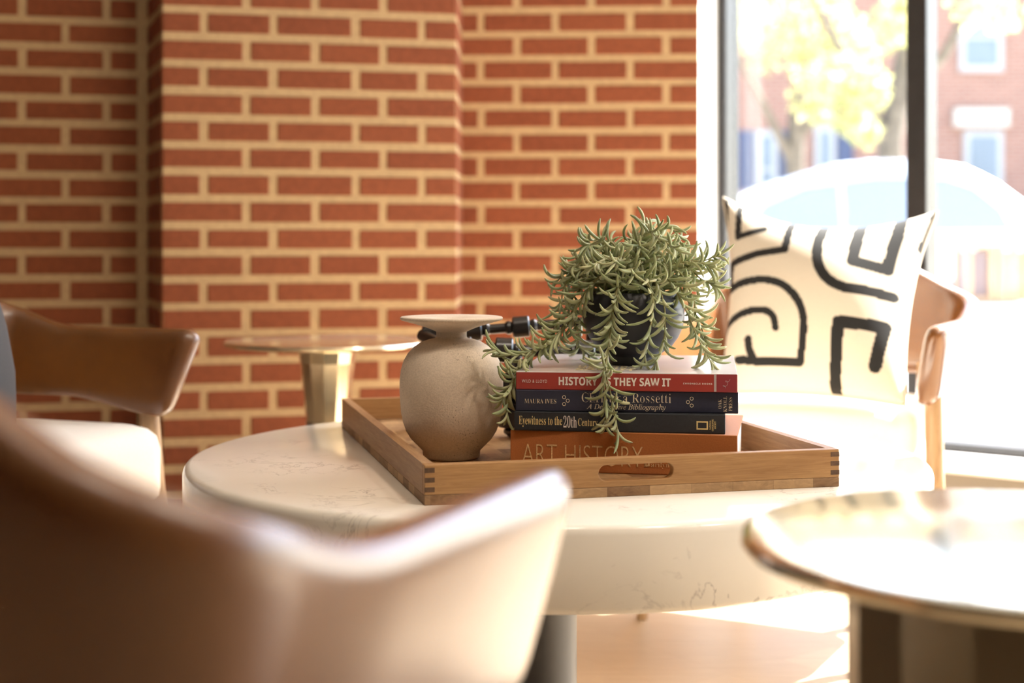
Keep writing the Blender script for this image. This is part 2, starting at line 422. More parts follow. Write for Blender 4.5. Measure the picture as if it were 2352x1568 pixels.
# ------------------------------------------------------------------ books and their lettering
def fancy(s, style):
    base = {'serif': (0x1D400, 0x1D41A, 0x1D7CE), 'italic': (0x1D434, 0x1D44E, None), 'sansbold': (0x1D5D4, 0x1D5EE, 0x1D7EC)}.get(style)
    if not base: return s
    out = ''
    for ch in s:
        if 'A' <= ch <= 'Z': out += chr(base[0] + ord(ch) - 65)
        elif 'a' <= ch <= 'z': out += '\u210E' if style == 'italic' and ch == 'h' else chr(base[1] + ord(ch) - 97)
        elif ch.isdigit() and base[2]: out += chr(base[2] + ord(ch) - 48)
        else: out += ch
    return out
def lettering(name, text, mat, parent, frame, x0, x1, z0, z1, style='plain', off=0, rot=0, space=1):
    """lettering filling the box x0..x1 / z0..z1 of a plane (frame: origin, right, up, out)"""
    cu = bpy.data.curves.new(name, 'FONT'); cu.body = fancy(text, style); cu.offset = off; cu.resolution_u = 4; cu.space_character = space
    cu.align_x = 'CENTER'
    o = bpy.data.objects.new(name, cu); COL.objects.link(o); bpy.context.view_layer.update()
    me = bpy.data.meshes.new_from_object(o.evaluated_get(bpy.context.evaluated_depsgraph_get()))
    bpy.data.objects.remove(o); bpy.data.curves.remove(cu)
    pts = [Vector((p.co.x, p.co.y)) for p in me.vertices]
    if rot: pts = [Vector((-p.y, p.x)) for p in pts]
    lo = Vector((min(p.x for p in pts), min(p.y for p in pts))); hi = Vector((max(p.x for p in pts), max(p.y for p in pts)))
    O, R, U, Nn = frame
    for p, q in zip(me.vertices, pts):
        a = lerp(x0, x1, (q.x - lo.x) / (hi.x - lo.x)); b = lerp(z0, z1, (q.y - lo.y) / (hi.y - lo.y))
        p.co = O + R * a + U * b + Nn * .00035
    me.materials.clear(); me.materials.append(mat); me.shade_flat()
    ob = bpy.data.objects.new(name, me); COL.objects.link(ob); ob.parent = parent
    s = ob.modifiers.new('solid', 'SOLIDIFY'); s.thickness = .0003; s.offset = 0
    return ob
M_PAGES = plain('paper', (.82, .80, .75), .9, var=.05, vscale=300)
INK_W = plain('white_ink', (.82, .74, .66), .6, var=.02); INK_CREAM = plain('cream_ink', (.72, .60, .42), .6, var=.02)
INK_GOLD = plain('gold_foil', (.72, .52, .20), .35, .6, var=.1); INK_YELLOW = plain('yellow_ink', (.80, .62, .27), .5, var=.02)
INK_COPPER = plain('worn_gold_foil', (.80, .52, .25), .45, .25, var=.35, vscale=400)
INK_GREY = plain('grey_band', (.45, .38, .36), .6, var=.02); M_MAROON = plain('maroon_band', (.27, .028, .035), .5, var=.03)
def book(name, label, pxL, pxR, YL, YR, z0, z1, depth, mats, cover=.003, hang=.003, soft=False):
    """a closed book lying flat with its spine to the camera; returns thing and spine frame"""
    L = Vector(((pxL - 1176) / F * YL, YL, 0)); R = Vector(((pxR - 1176) / F * YR, YR, 0)); W = (R - L).length; ang = math.atan2(R.y - L.y, R.x - L.x)
    o = empty(name, L + Vector((0, 0, z0)), ang); tag(o, label, 'book', 'books stacked in the tray'); T = z1 - z0
    mc, ms, mt = mats
    mb = MB()
    mb.box((W / 2, depth / 2, cover / 2), (W, depth, cover), 0); mb.box((W / 2, depth / 2, T - cover / 2), (W, depth, cover), 1)
    mb.box((W / 2, cover / 2, T / 2), (W, cover, T - .0002), 0)
    mb.build('cover', [ms, mt], o, smooth=False, bevel=.0012)
    mb = MB(); mb.box((W / 2, depth / 2 + cover / 2 - hang / 2, T / 2), (W - 2 * hang, depth - cover - hang, T - 2 * cover - .0002))
    mb.build('pages', M_PAGES, o, smooth=False)
    fr = (Vector((0, 0, 0)), Vector((1, 0, 0)), Vector((0, 0, 1)), Vector((0, -1, 0)))
    return o, fr, W, T, depth
def zof(py, Y): return CZ - (py - HZ) * Y / F
B1, B2, B3, B4 = FZ, .5155, .5405, .5685; B5 = .5925
M_ORANGE = fabric_mat('orange_cloth', (.40, .125, .025, 1), (.46, .15, .032, 1), 500)
M_BLACKCOVER = plain('black_cloth', (.022, .024, .028), .55, var=.2, vscale=300)
M_NAVY = plain('navy_cover', (.020, .022, .045), .45, var=.1, vscale=300)
M_RED = plain('brick_red_cover', (.36, .038, .025), .45, var=.04)
M_TOPCOVER = plain('pale_glossy_cover', (.62, .58, .57), .22, var=.05, vscale=12)
bk, fr, W, T, D = book('book', 'thick orange cloth art book at the bottom of the stack in the tray', 1172, 1694, 1.872, 1.815, B1, B2, .222, (M_ORANGE, M_ORANGE, M_ORANGE))
e = lambda px, a=1172, b=1694: (px - a) / (b - a) * W
lettering('title_lettering', 'ART HISTORY', INK_COPPER, bk, fr, e(1200), e(1480), .0095, .036, off=-.016, space=1.02)
lettering('author_lettering', 'Marilyn Stokstad', INK_COPPER, bk, fr, e(1483), e(1610), .0085, .0165, 'serif', off=-.02)
bk, fr, W, T, D = book('book', 'black cloth book with gold lettering, second from the bottom of the stack', 1181, 1666, 1.866, 1.826, B2, B3, .25, (M_BLACKCOVER,) * 3)
e = lambda px, a=1181, b=1666: (px - a) / (b - a) * W
lettering('title_lettering', 'Eyewitness to the', INK_YELLOW, bk, fr, e(1192), e(1293), .0048, .0195, 'serif', off=-.006)
lettering('numeral_lettering', '20th', INK_W, bk, fr, e(1296), e(1327), .0048, .0205, 'serif', off=-.008)
lettering('title_lettering', 'Century', INK_YELLOW, bk, fr, e(1330), e(1375), .0045, .0175, 'serif', off=-.006)
mb = MB(); x0, x1, z0, z1, q = e(1601), e(1627), .0055, .0165, .0018
for (a, b, c, d) in ((x0, x1, z0, z0 + q), (x0, x1, z1 - q, z1), (x0, x0 + q, z0 + q, z1 - q), (x1 - q, x1, z0 + q, z1 - q)):
    mb.box(((a + b) / 2, -.0003, (c + d) / 2), (b - a, .0004, d - c))
mb.build('frame_emblem', INK_YELLOW, bk, smooth=False)
lettering('publisher_lettering', 'NATIONAL\nGEOGRAPHIC\nSOCIETY', INK_YELLOW, bk, fr, e(1630), e(1645), .004, .0195, 'serif', off=0, rot=1)
bk, fr, W, T, D = book('book', 'navy blue book with ringed spine directly under the red book', 1184, 1696, 1.868, 1.838, B3, B4, .232, (M_NAVY,) * 3)
e = lambda px, a=1184, b=1696: (px - a) / (b - a) * W
lettering('author_lettering', 'MAURA IVES', INK_CREAM, bk, fr, e(1205), e(1279), .0105, .0165, 'serif', off=-.014)
lettering('title_lettering', 'Christina Rossetti', INK_CREAM, bk, fr, e(1338), e(1543), .0125, .0255, 'serif', off=-.030)
lettering('subtitle_lettering', 'A Descriptive Bibliography', INK_CREAM, bk, fr, e(1349), e(1531), .0018, .0112, 'italic', off=.002)
lettering('publisher_lettering', 'OAK\nKNOLL\nPRESS', INK_CREAM, bk, fr, e(1650), e(1682), .0025, .0225, 'serif', off=-.016, rot=1)
for trio in (((1297, .019), (1305.5, .0145), (1297, .010)), ((1590, .019), (1581.5, .0145), (1590, .010))):
    mb = MB()
    for (px, z) in trio:
        c = Vector((e(px), -.0004, z)); mb.tube([c + Vector((.0021 * math.cos(a * PI / 10), 0, .0021 * math.sin(a * PI / 10))) for a in range(21)], .00038, 6)
    mb.build('ring_emblem', INK_CREAM, bk)
bk, fr, W, T, D = book('book', 'red spined book with white capitals on top of the stack under the plant', 1185, 1694, 1.872, 1.832, B4, B5, .30, (M_RED, M_RED, M_TOPCOVER), cover=.0022, hang=.001)
e = lambda px, a=1185, b=1694: (px - a) / (b - a) * W
lettering('author_lettering', 'WILD & LLOYD', INK_W, bk, fr, e(1199), e(1258), .0092, .0135, off=-.004, space=1.15)
lettering('title_lettering', 'HISTORY AS THEY SAW IT', INK_W, bk, fr, e(1285), e(1543), .0065, .0175, 'sansbold', off=.012)
lettering('publisher_lettering', 'CHRONICLE BOOKS', INK_W, bk, fr, e(1571), e(1637), .0098, .0119, 'sansbold', space=1.25)
mb = MB(); mb.box(((e(1641) + e(1646.5)) / 2, -.0003, T / 2), (e(1646.5) - e(1641), .0004, T - .0016)); mb.build('grey_stripe', INK_GREY, bk, smooth=False)
mb = MB(); mb.box(((e(1646.5) + W) / 2, -.0003, T / 2), (W - e(1646.5) - .001, .0004, T - .0016)); mb.build('maroon_block', M_MAROON, bk, smooth=False)
mb = MB(); gx = e(1668); pts = []
for k in range(41):
    a = k / 40; pts.append(Vector((gx + lerp(-.003, .003, a) + .0022 * math.cos(a * 4 * PI), -.0007, lerp(.0055, .0172, a) + .0020 * math.sin(a * 4 * PI))))
mb.tube(pts, .0002, 5); mb.build('glasses_emblem', INK_GREY, bk)
ft = (Vector((0, 0, T)), Vector((1, 0, 0)), Vector((0, 1, 0)), Vector((0, 0, 1)))
INK_STRAW = plain('straw_ink', (.80, .68, .42), .5, var=.02)
for i, tx in enumerate(('HISTORY', 'AS THEY', 'SAW IT')):
    lettering('cover_lettering', tx, INK_STRAW, bk, ft, .075, .155, .075 - i * .024, .094 - i * .024, 'sansbold')

# ------------------------------------------------------------------ potted trailing plant
PY = 1.985; PX = (1455 - 1176) / F * PY; PZ = B5
pl = empty('potted_plant', (PX, PY, PZ)); tag(pl, 'trailing grey-green succulent in a round charcoal pot on top of the books', 'potted plant')
mb = MB()
mb.lathe([(.001, 0), (.031, 0), (.0335, .001), (.0345, .0105), (.0345, .0125), (.037, .0145), (.052, .024), (.0625, .038), (.0690, .053), (.0712, .066), (.0705, .079), (.0672, .091), (.0625, .0995), (.0612, .1005),
          (.0595, .0998), (.0635, .091), (.0665, .079), (.067, .066), (.066, .06)], 72, cap=False)
mb.build('pot', M_POT, pl, angle=60)
mb = MB(); mb.lathe([(.001, .084), (.03, .086), (.0645, .082), (.066, .06)], 48, cap=False); mb.build('soil', M_SOIL, pl)
def leaf(mb, p, d, up, L, r):
    """a slim crescent leaf from p along d, curling towards up"""
    d = d.normalized(); up = (up - d * up.dot(d)); up = up.normalized() if up.length > 1e-4 else d.orthogonal()
    pts = []; rad = []
    curl = random.uniform(.5, 1.6)
    q = p.copy(); h = L / 7
    for k in range(8):
        a = k / 7; pts.append(q.copy()); rad.append(r * (.45, .75, .95, 1, 1, .95, .8, .32)[k])
        an = -.35 + curl * a * 1.25
        q = q + (d * math.cos(an) + up * math.sin(an)) * h
    mb.tube(pts, rad, 6, 0)
def strand(path, dens=1.0, L=.040, r=.0023):
    path = [Vector(p) for p in path]
    P = catmull(path, 7); mb = MB()
    n = len(P); mb.tube(P, [lerp(.0016, .0008, i / (n - 1)) for i in range(n)], 6, 1)
    dist = 0; nxt = .006; side = random.uniform(0, 6.28)
    tot = sum((P[i + 1] - P[i]).length for i in range(n - 1))
    for i in range(1, n):
        seg = P[i] - P[i - 1]; dist += seg.length
        while dist > nxt:
            t = seg.normalized(); a = t.orthogonal().normalized(); b = t.cross(a)
            for s in (0, 1):
                th = side + s * PI + random.uniform(-.9, .9)
                o = a * math.cos(th) + b * math.sin(th)
                d = t * random.uniform(.45, 1.1) + o * random.uniform(.45, 1.1) + Vector((0, -.1, .12))
                leaf(mb, P[i] - seg * random.random() * .5, d, o * .8 + Vector((0, 0, .6)), L * random.uniform(.72, 1.15) * lerp(1.05, .85, dist / tot), r * random.uniform(.8, 1.15))
            side += 1.9 + random.uniform(-.4, .4)
            nxt += .0118 / dens * random.uniform(.6, 1.5)
    t = (P[-1] - P[-2]).normalized()
    for s in range(3):
        o = t.orthogonal(); o.rotate(Matrix.Rotation(s * 2.1, 3, t)); leaf(mb, P[-1], t + o * .35, o, L * random.uniform(.6, .9), r * .85)
    ob = mb.build('trailing_stem', [M_LEAF, M_STEM], None, fix=False, angle=80)
    ob.parent = pl; ob.matrix_parent_inverse = Matrix.Translation(-Vector((PX, PY, PZ)))
    return ob
root = lambda a, r=.03: Vector((PX + r * math.cos(a), PY + r * math.sin(a), PZ + .086))
# strands seen hanging in the photograph: pixel positions with their depths
KEY = [
    [(1430, 690, 1.95), (1425, 640, 1.935), (1412, 690, 1.905), (1400, 780, 1.89), (1392, 850, 1.85), (1402, 900, 1.84), (1412, 950, 1.835), (1418, 985, 1.83)],
    [(1440, 690, 1.95), (1430, 650, 1.93), (1405, 720, 1.90), (1398, 800, 1.90), (1385, 862, 1.852), (1392, 920, 1.84), (1390, 965, 1.835)],
    [(1470, 690, 1.95), (1480, 640, 1.92), (1500, 690, 1.905), (1492, 760, 1.90), (1482, 815, 1.90)],
    [(1480, 690, 1.95), (1500, 640, 1.92), (1525, 700, 1.91), (1525, 780, 1.90), (1505, 835, 1.895)],
    [(1500, 690, 1.96), (1530, 640, 1.94), (1570, 700, 1.92), (1600, 770, 1.91), (1630, 825, 1.90)],
    [(1500, 690, 1.97), (1540, 640, 1.95), (1580, 690, 1.94), (1610, 750, 1.93), (1625, 800, 1.925), (1640, 835, 1.92)],
    [(1440, 690, 1.97), (1390, 630, 1.95), (1340, 680, 1.94), (1300, 750, 1.93), (1240, 795, 1.92), (1190, 815, 1.91), (1150, 808, 1.905)],
    [(1440, 690, 1.97), (1380, 640, 1.96), (1325, 700, 1.95), (1270, 780, 1.93), (1205, 825, 1.905), (1182, 870, 1.885), (1168, 910, 1.88), (1165, 945, 1.878)],
    [(1430, 690, 1.98), (1370, 640, 1.97), (1310, 690, 1.96), (1285, 740, 1.95), (1250, 790, 1.94), (1200, 828, 1.92), (1176, 872, 1.89), (1160, 905, 1.885)],
    [(1430, 690, 1.99), (1350, 620, 1.98), (1300, 650, 1.97), (1285, 720, 1.96), (1270, 760, 1.955)],
    [(1430, 690, 1.99), (1340, 630, 1.99), (1315, 690, 1.98), (1325, 760, 1.97)],
    [(1440, 690, 2.0), (1360, 610, 2.0), (1310, 620, 2.0), (1285, 640, 2.0)],
    [(1440, 690, 2.03), (1380, 640, 2.06), (1340, 720, 2.07), (1330, 790, 2.07), (1345, 808, 2.06)],
    [(1500, 690, 2.0), (1570, 600, 1.98), (1610, 600, 1.97), (1640, 590, 1.96)],
    [(1500, 690, 2.0), (1560, 610, 1.98), (1610, 640, 1.96), (1630, 650, 1.955)],
    [(1500, 690, 2.0), (1580, 620, 1.99), (1630, 610, 1.98), (1645, 640, 1.975)],
    [(1500, 690, 2.0), (1550, 620, 1.96), (1590, 680, 1.94), (1600, 730, 1.93), (1612, 770, 1.93)],
]
for kp in KEY:
    strand([at(*p) for p in kp], dens=1.0)
for i in range(30):          # the dome of stems over the rim
    a = i * 2.39996 + .4; R = random.uniform(.03, .085); top = random.uniform(.16, .212) - R * .45; base = root(a, random.uniform(.0, .03))
    dirv = Vector((math.cos(a), math.sin(a), 0)); c = Vector((PX, PY, PZ))
    p1 = c + dirv * R * .55 + Vector((0, 0, top * .92)); p2 = c + dirv * R + Vector((0, 0, top)); end = random.choice((0, 1, 1)) if dirv.y > -.3 else 0
    p3 = c + dirv * (R + .022) + Vector((0, 0, top - (.006 if not end else .04)))
    strand([base, p1, p2, p3], dens=1.0, L=.037)

# ------------------------------------------------------------------ dark turned-wood rack behind the vase
RY = 2.28
rk = empty('wooden_rack', (0, RY, FZ)); tag(rk, 'black turned-wood rack with ringed rails behind the vase and books', 'rack')
RK0 = Vector((0, RY, FZ))
def turned(name, P, Q, r, rings, ends=True):
    """a turned bar with collars between two points"""
    P = Vector(P); Q = Vector(Q); L = (Q - P).length; prof = [(0, r * .6)]
    s = sorted(rings); x = 0
    prof.append((.004, r))
    for q in s:
        for dx, m in ((-.026, 1), (-.022, 1.35), (-.018, 1.35), (-.0145, 1.1), (-.0135, 1.9), (-.0115, 2.15), (.0115, 2.15), (.0135, 1.9), (.0145, 1.1), (.018, 1.35), (.022, 1.35), (.026, 1)):
            prof.append((q + dx, r * m))
    prof += [(L - .004, r), (L, r * .6)]
    prof = [p for p in sorted(prof) if 0 <= p[0] <= L]
    mb = MB(); mb.tube([P + (Q - P) * (p[0] / L) - RK0 for p in prof], [p[1] for p in prof], 20)
    return mb.build(name, M_BLACKWOOD, rk, angle=30)
A = at(968, 768, RY); Bq = at(1392, 735, RY)
L1 = (Bq - A).length
turned('rail', A, Bq, .0080, [.016, (1088 - 968) / (1392 - 968) * L1, (1197 - 968) / (1392 - 968) * L1])
A2 = at(1040, 800, RY - .09); B2q = at(1420, 812, RY - .09); L2 = (B2q - A2).length
turned('rail', A2, B2q, .0090, [.015, (1158 - 1040) / (1420 - 1040) * L2, L2 - .05])
for (P, top) in ((A + Vector((.012, 0, 0)), 0), (A2 + Vector(((1176 - 1040) / F * RY, 0, 0)), 0), (Bq - Vector((.02, 0, 0)), 0), (B2q - Vector((.02, 0, 0)), 0)):
    turned('leg', Vector((P.x, P.y, FZ)), P, .0125, [.03, (P.z - FZ) * .55])
turned('crossbar', A2 + Vector(((1176 - 1040) / F * RY, 0, -.03)), Vector((A2.x + (1176 - 1040) / F * RY, RY, A2.z - .03)), .009, [])
turned('crossbar', B2q + Vector((-.02, 0, -.03)), Vector((Bq.x - .02, RY, B2q.z - .03)), .009, [])
turned('crossbar', A, Vector((A2.x, A2.y, A.z - .02)), .010, [])

# ------------------------------------------------------------------ lounge chairs
def make_chair():
    c = empty('lounge_chair')
    # plan of the band: right arm tip -> round the back -> left arm tip
    RB, DB, rc = .275, .37, .05          # half width, arm length, corner radius
    half = [(RB, .1 - (DB - rc) * k / 8) for k in range(8)]
    for k in range(9):
        a = PI / 2 * k / 8; half.append((RB - rc + rc * math.cos(a), .1 - DB + rc - rc * math.sin(a)))
    half += [((RB - rc) * (1 - k / 6), .1 - DB - .006 * math.sin(PI / 2 * k / 6)) for k in range(1, 7)]
    plan = half + [(-x, y) for x, y in reversed(half[:-1])]
    P0 = catmull([Vector((x, y, 0)) for x, y in plan], 6); P = [P0[0]]
    for p in P0[1:]:
        if (p - P[-1]).length > .012: P.append(p)
    P[-1] = P0[-1]
    cum = [0]
    for i in range(1, len(P)): cum.append(cum[-1] + (P[i] - P[i - 1]).length)
    T = cum[-1]; R = []; nsec = 28
    def ring(i, shrink, push):
        s = min(cum[i], T - cum[i]) / (T / 2)
        tan = (P[min(i + 1, len(P) - 1)] - P[max(i - 1, 0)]).normalized(); out = Vector((tan.y, -tan.x, 0)) * -1
        if out.dot(P[i] - Vector((0, 0, 0))) < 0: out = -out
        zt = .612 + .15 * sm((s - .34) / .66); zb = .462 + .028 * sm(s / .35)
        th = .046 * shrink; h = (zt - zb) * (1 - (1 - shrink) * .35); zm = (zt + zb) / 2; r = []
        for j in range(nsec):
            a = 2 * PI * j / nsec; ca, sa = math.cos(a), math.sin(a)
            x = math.copysign(abs(ca) ** .75, ca) * th / 2; z = math.copysign(abs(sa) ** .38, sa) * h / 2
            lean = .03 * (z / h)
            fwd = Vector((0, .035 * (z / h) * max(0, 1 - s / .3), 0))
            r.append(P[i] + fwd + tan * push + out * (x + lean) + Vector((0, 0, zm + z)))
        return r
    for sh, pu in ((.3, -.020), (.62, -.016), (.86, -.008)): R.append(ring(0, sh, pu))
    for i in range(len(P)): R.append(ring(i, 1, 0))
    for sh, pu in ((.86, .008), (.62, .016), (.3, .020)): R.append(ring(len(P) - 1, sh, pu))
    mb = MB(); mb.rings(R); mb.build('backrest', M_LEATHER, c, angle=75)
    # upholstered seat: rounded slab with a soft crown
    mb = MB(); R = []
    def rr(z, ins, crown=0):
        out = []; rad = .07; hx, hy0, hy1 = .240 - ins, -.235 + ins, .125 - ins
        for (cx, cy, a0) in ((hx - rad, hy1 - rad, 0), (-hx + rad, hy1 - rad, PI / 2), (-hx + rad, hy0 + rad, PI), (hx - rad, hy0 + rad, 1.5 * PI)):
            for k in range(7):
                a = a0 + PI / 2 * k / 6; out.append(Vector((cx + rad * math.cos(a), cy + rad * math.sin(a), z)))
        return out
    R = [rr(.325, .02), rr(.327, .008), rr(.335, .002), rr(.35, 0), rr(.415, 0), rr(.435, .004), rr(.447, .014), rr(.4535, .03), rr(.4572, .06), rr(.459, .10)]
    mb.rings(R); mb.build('seat', M_SEAT, c, angle=75)
    mb = MB(); mb.box((0, -.045, .312), (.41, .29, .03)); mb.build('seat_frame', M_CHAIRLEG, c, bevel=.006)
    for sx in (-1, 1):
        mb = MB(); mb.tube([(sx * .268, .05, .48), (sx * .272, .06, .33), (sx * .300, .10, 0)], [.0165, .0175, .0115], 14); mb.build('leg', M_CHAIRLEG, c)
        mb = MB(); mb.tube([(sx * .19, -.235, .515), (sx * .19, -.225, .33), (sx * .215, -.28, 0)], [.0145, .0175, .0115], 14); mb.build('leg', M_CHAIRLEG, c)
    return c
chA = make_chair()
def place(o, C, d, label):
    o.location = (C[0], C[1], 0); o.rotation_euler = (0, 0, math.atan2(d[1], d[0]) - PI / 2); tag(o, label, 'chair', 'tan leather lounge chairs')
place(chA, (.575, 2.827), (-.47, -.88), 'tan leather lounge chair by the window holding the patterned pillow')
chB = copy_tree(chA); a = math.radians(20)
place(chB, (-.772, 2.246), (math.cos(a), -math.sin(a)), 'tan leather lounge chair beside the brick wall, left of the marble table')
chC = copy_tree(chA)
place(chC, (-.290, .945), (.389, .921), 'large blurred tan leather lounge chair seen from behind, nearest the camera')

# dark grey tub chair, only its edge in the frame
M_CHARCOAL = plain('charcoal_upholstery', (.035, .032, .033), .8, var=.2, vscale=600)
t = empty('tub_chair', (-.880, 1.50, 0)); tag(t, 'dark grey rounded tub chair cut off by the edge beside the leather chairs', 'chair')
def tub(zr):
    R = []
    for z, r in zr: R.append([Vector((r * math.cos(2 * PI * j / 48) - .0, r * .8 * math.sin(2 * PI * j / 48), z)) for j in range(48)])
    mb = MB(); mb.rings(R); return mb
tub([(.13, .27), (.15, .285), (.40, .315), (.46, .325), (.56, .345), (.62, .343), (.67, .334), (.71, .322), (.725, .310), (.722, .298), (.70, .29), (.62, .285), (.47, .28), (.465, .2)]).build('shell', M_CHARCOAL, t, angle=80)
tub([(.40, .27), (.47, .275), (.49, .262), (.497, .24)]).build('seat', M_CHARCOAL, t, angle=80)
for sx in (-1, 1):
    for sy in (-1, 1):
        mb = MB(); mb.tube([(sx * .17, sy * .13, .14), (sx * .185, sy * .145, 0)], [.016, .011], 12); mb.build('leg', M_BLACKWOOD, t)

# ------------------------------------------------------------------ pillow
cBL, cBR, cTR, cTL = at(1652, 903, 2.77), at(2078, 930, 2.60), at(2152, 488, 2.81), at(1662, 455, 2.98)
QP = [(1652, 903), (2078, 930), (2152, 488), (1662, 455)]
def c5(x, y): return (1560 + x * .4975, 380 + y * .4975)
STROKES = [(11, [(300, 200), (298, 380), (430, 350)]),
    (13, [(575, 180), (535, 462), (400, 474), (262, 505), (255, 622)]), (13, [(255, 622), (330, 605), (430, 600), (520, 625), (590, 690), (622, 770), (618, 860), (600, 958)], 1), (13, [(600, 958), (430, 955), (300, 940)]),
    (12, [(492, 818), (478, 765), (430, 738), (330, 745), (240, 785), (215, 850), (212, 930)], 1),
    (14, [(357, 862), (362, 905), (385, 950)]),
    (17, [(735, 190), (690, 420), (690, 530), (730, 605), (800, 645), (900, 655), (1010, 668)], 1),
    (19, [(890, 180), (843, 520), (920, 535), (990, 548), (1030, 380), (1060, 180)]),
    (20, [(745, 1080), (765, 940), (780, 800), (975, 808), (930, 975)]), (10, [(965, 815), (950, 970)]),
    (8, [(1195, 190), (1165, 300), (1120, 420)]), (9, [(225, 120), (228, 250), (222, 420)])]
def inv_bilinear(p):
    u = v = .5
    for _ in range(12):
        def f(u, v):
            return [QP[0][k] * (1 - u) * (1 - v) + QP[1][k] * u * (1 - v) + QP[2][k] * u * v + QP[3][k] * (1 - u) * v for k in (0, 1)]
        e0 = f(u, v); h = 1e-4; eu = f(u + h, v); ev = f(u, v + h)
        a, b, c, d = (eu[0] - e0[0]) / h, (ev[0] - e0[0]) / h, (eu[1] - e0[1]) / h, (ev[1] - e0[1]) / h
        r0, r1 = p[0] - e0[0], p[1] - e0[1]; det = a * d - b * c
        u += (d * r0 - b * r1) / det; v += (a * r1 - c * r0) / det
    return Vector((u, v))
SUV = []
for wd, pts, *soft in STROKES:
    q = [inv_bilinear(c5(*p)) for p in pts]
    if soft: q = [Vector((x.x, x.y)) for x in catmull([Vector((v.x, v.y, 0)) for v in q], 4)]
    SUV.append((wd * .68 / 450, q))
def inked(u, v):
    p = Vector((u, v))
    for wd, q in SUV:
        for i in range(len(q) - 1):
            a, b = q[i], q[i + 1]; ab = b - a; t = max(0, min(1, (p - a).dot(ab) / max(ab.length_squared, 1e-9)))
            if (p - (a + ab * t)).length < wd: return True
    return False
def pinned(u, v):
    pin = .055
    return (u + pin * (1 - 2 * u) * (4 * v * (1 - v)), v + pin * (1 - 2 * v) * (4 * u * (1 - u)) * (2.7 if v > .5 else .5))
def pillow():
    o = empty('throw_pillow', (cBL + cBR) / 2 * .5 + (cTL + cTR) / 2 * .5 - Vector((0, 0, .19)))
    org = Vector(o.location)
    nrm = ((cBR - cBL).cross(cTL - cBL)).normalized()
    if nrm.y > 0: nrm = -nrm
    n = 170; mb = MB()
    for side in (1, -1):
        vs = []; fs = []; mi = []
        for j in range(n + 1):
            for i in range(n + 1):
                u, v = i / n, j / n
                pin = .055
                uu = u + pin * (1 - 2 * u) * (4 * v * (1 - v)) * 1.0; vv = v + pin * (1 - 2 * v) * (4 * u * (1 - u)) * (2.7 if v > .5 else .5)
                p = cBL * (1 - uu) * (1 - vv) + cBR * uu * (1 - vv) + cTR * uu * vv + cTL * (1 - uu) * vv
                b = (max(0, 16 * u * (1 - u) * v * (1 - v))) ** .36 * .066
                b *= 1 + .05 * math.sin(9 * u + 4 * v)
                vs.append(p + nrm * b * side - org)
        for j in range(n):
            for i in range(n):
                f = (j * (n + 1) + i, j * (n + 1) + i + 1, (j + 1) * (n + 1) + i + 1, (j + 1) * (n + 1) + i)
                if side < 0: f = f[::-1]
                mb.add([], [], 0); fs.append(f); mi.append(1 if side > 0 and inked(*pinned((i + .5) / n, (j + .5) / n)) else 0)
        off = len(mb.v); mb.v += [tuple(x) for x in vs]
        for f, m in zip(fs, mi): mb.f.append(tuple(k + off for k in f)); mb.mi.append(m)
    mb.build('cushion', [M_PILLOW, M_PRINT], o, fix=False, angle=120)
    # dark piping round the seam
    ring = []
    for k in range(160):
        s = k / 40; q = int(s); f = s - q
        u, v = ((f, 0), (1, f), (1 - f, 1), (0, 1 - f))[q]; pin = .055
        uu = u + pin * (1 - 2 * u) * (4 * v * (1 - v)); vv = v + pin * (1 - 2 * v) * (4 * u * (1 - u)) * (2.7 if v > .5 else .5)
        ring.append(cBL * (1 - uu) * (1 - vv) + cBR * uu * (1 - vv) + cTR * uu * vv + cTL * (1 - uu) * vv - org)
    mb = MB(); mb.tube(ring + [ring[0]], .004, 8); mb.build('piping', M_PILLOW, o)
    return o
tag(pillow(), 'cream throw pillow with bold black line pattern on the chair by the window', 'pillow')

# ------------------------------------------------------------------ brass side tables
t = empty('side_table', (-.405, 3.12, 0)); tag(t, 'slim round brass side table in front of the brick pillar', 'side table')
mb = MB(); mb.lathe([(.01, .535), (.215, .537), (.222, .540), (.2235, .544), (.222, .548), (.215, .549), (.01, .5485)], 72); mb.build('tabletop', M_BRASS, t)
mb = MB(); n = 12; R = []
for (r, z) in ((.046, .37), (.052, .42), (.060, .50), (.066, .536)):
    R.append([Vector((r * math.cos(2 * PI * j / n), r * math.sin(2 * PI * j / n), z)) for j in range(n)])
mb.rings(R); mb.build('pedestal', M_BRASS, t, smooth=False)
mb = MB(); mb.lathe([(.17, 0), (.17, .012), (.06, .02), (.046, .03), (.044, .36), (.047, .371)], 48); mb.build('base', M_BLACKWOOD, t)
t = empty('side_table', (.385, 1.03, 0)); tag(t, 'large round brass side table with faceted drum base, nearest the camera', 'side table')
mb = MB(); mb.lathe([(.01, .530), (.205, .532), (.214, .535), (.217, .540), (.2155, .545), (.209, .547), (.01, .5465)], 96); mb.build('tabletop', M_BRASS, t)
mb = MB(); n = 16; R = []
for (r, z) in ((.15, .0), (.143, .02), (.139, .25), (.139, .531)):
    R.append([Vector((r * math.cos(2 * PI * (j + .3) / n), r * math.sin(2 * PI * (j + .3) / n), z)) for j in range(n)])
mb.rings(R); mb.build('drum_base', M_BRASSDARK, t, smooth=False)

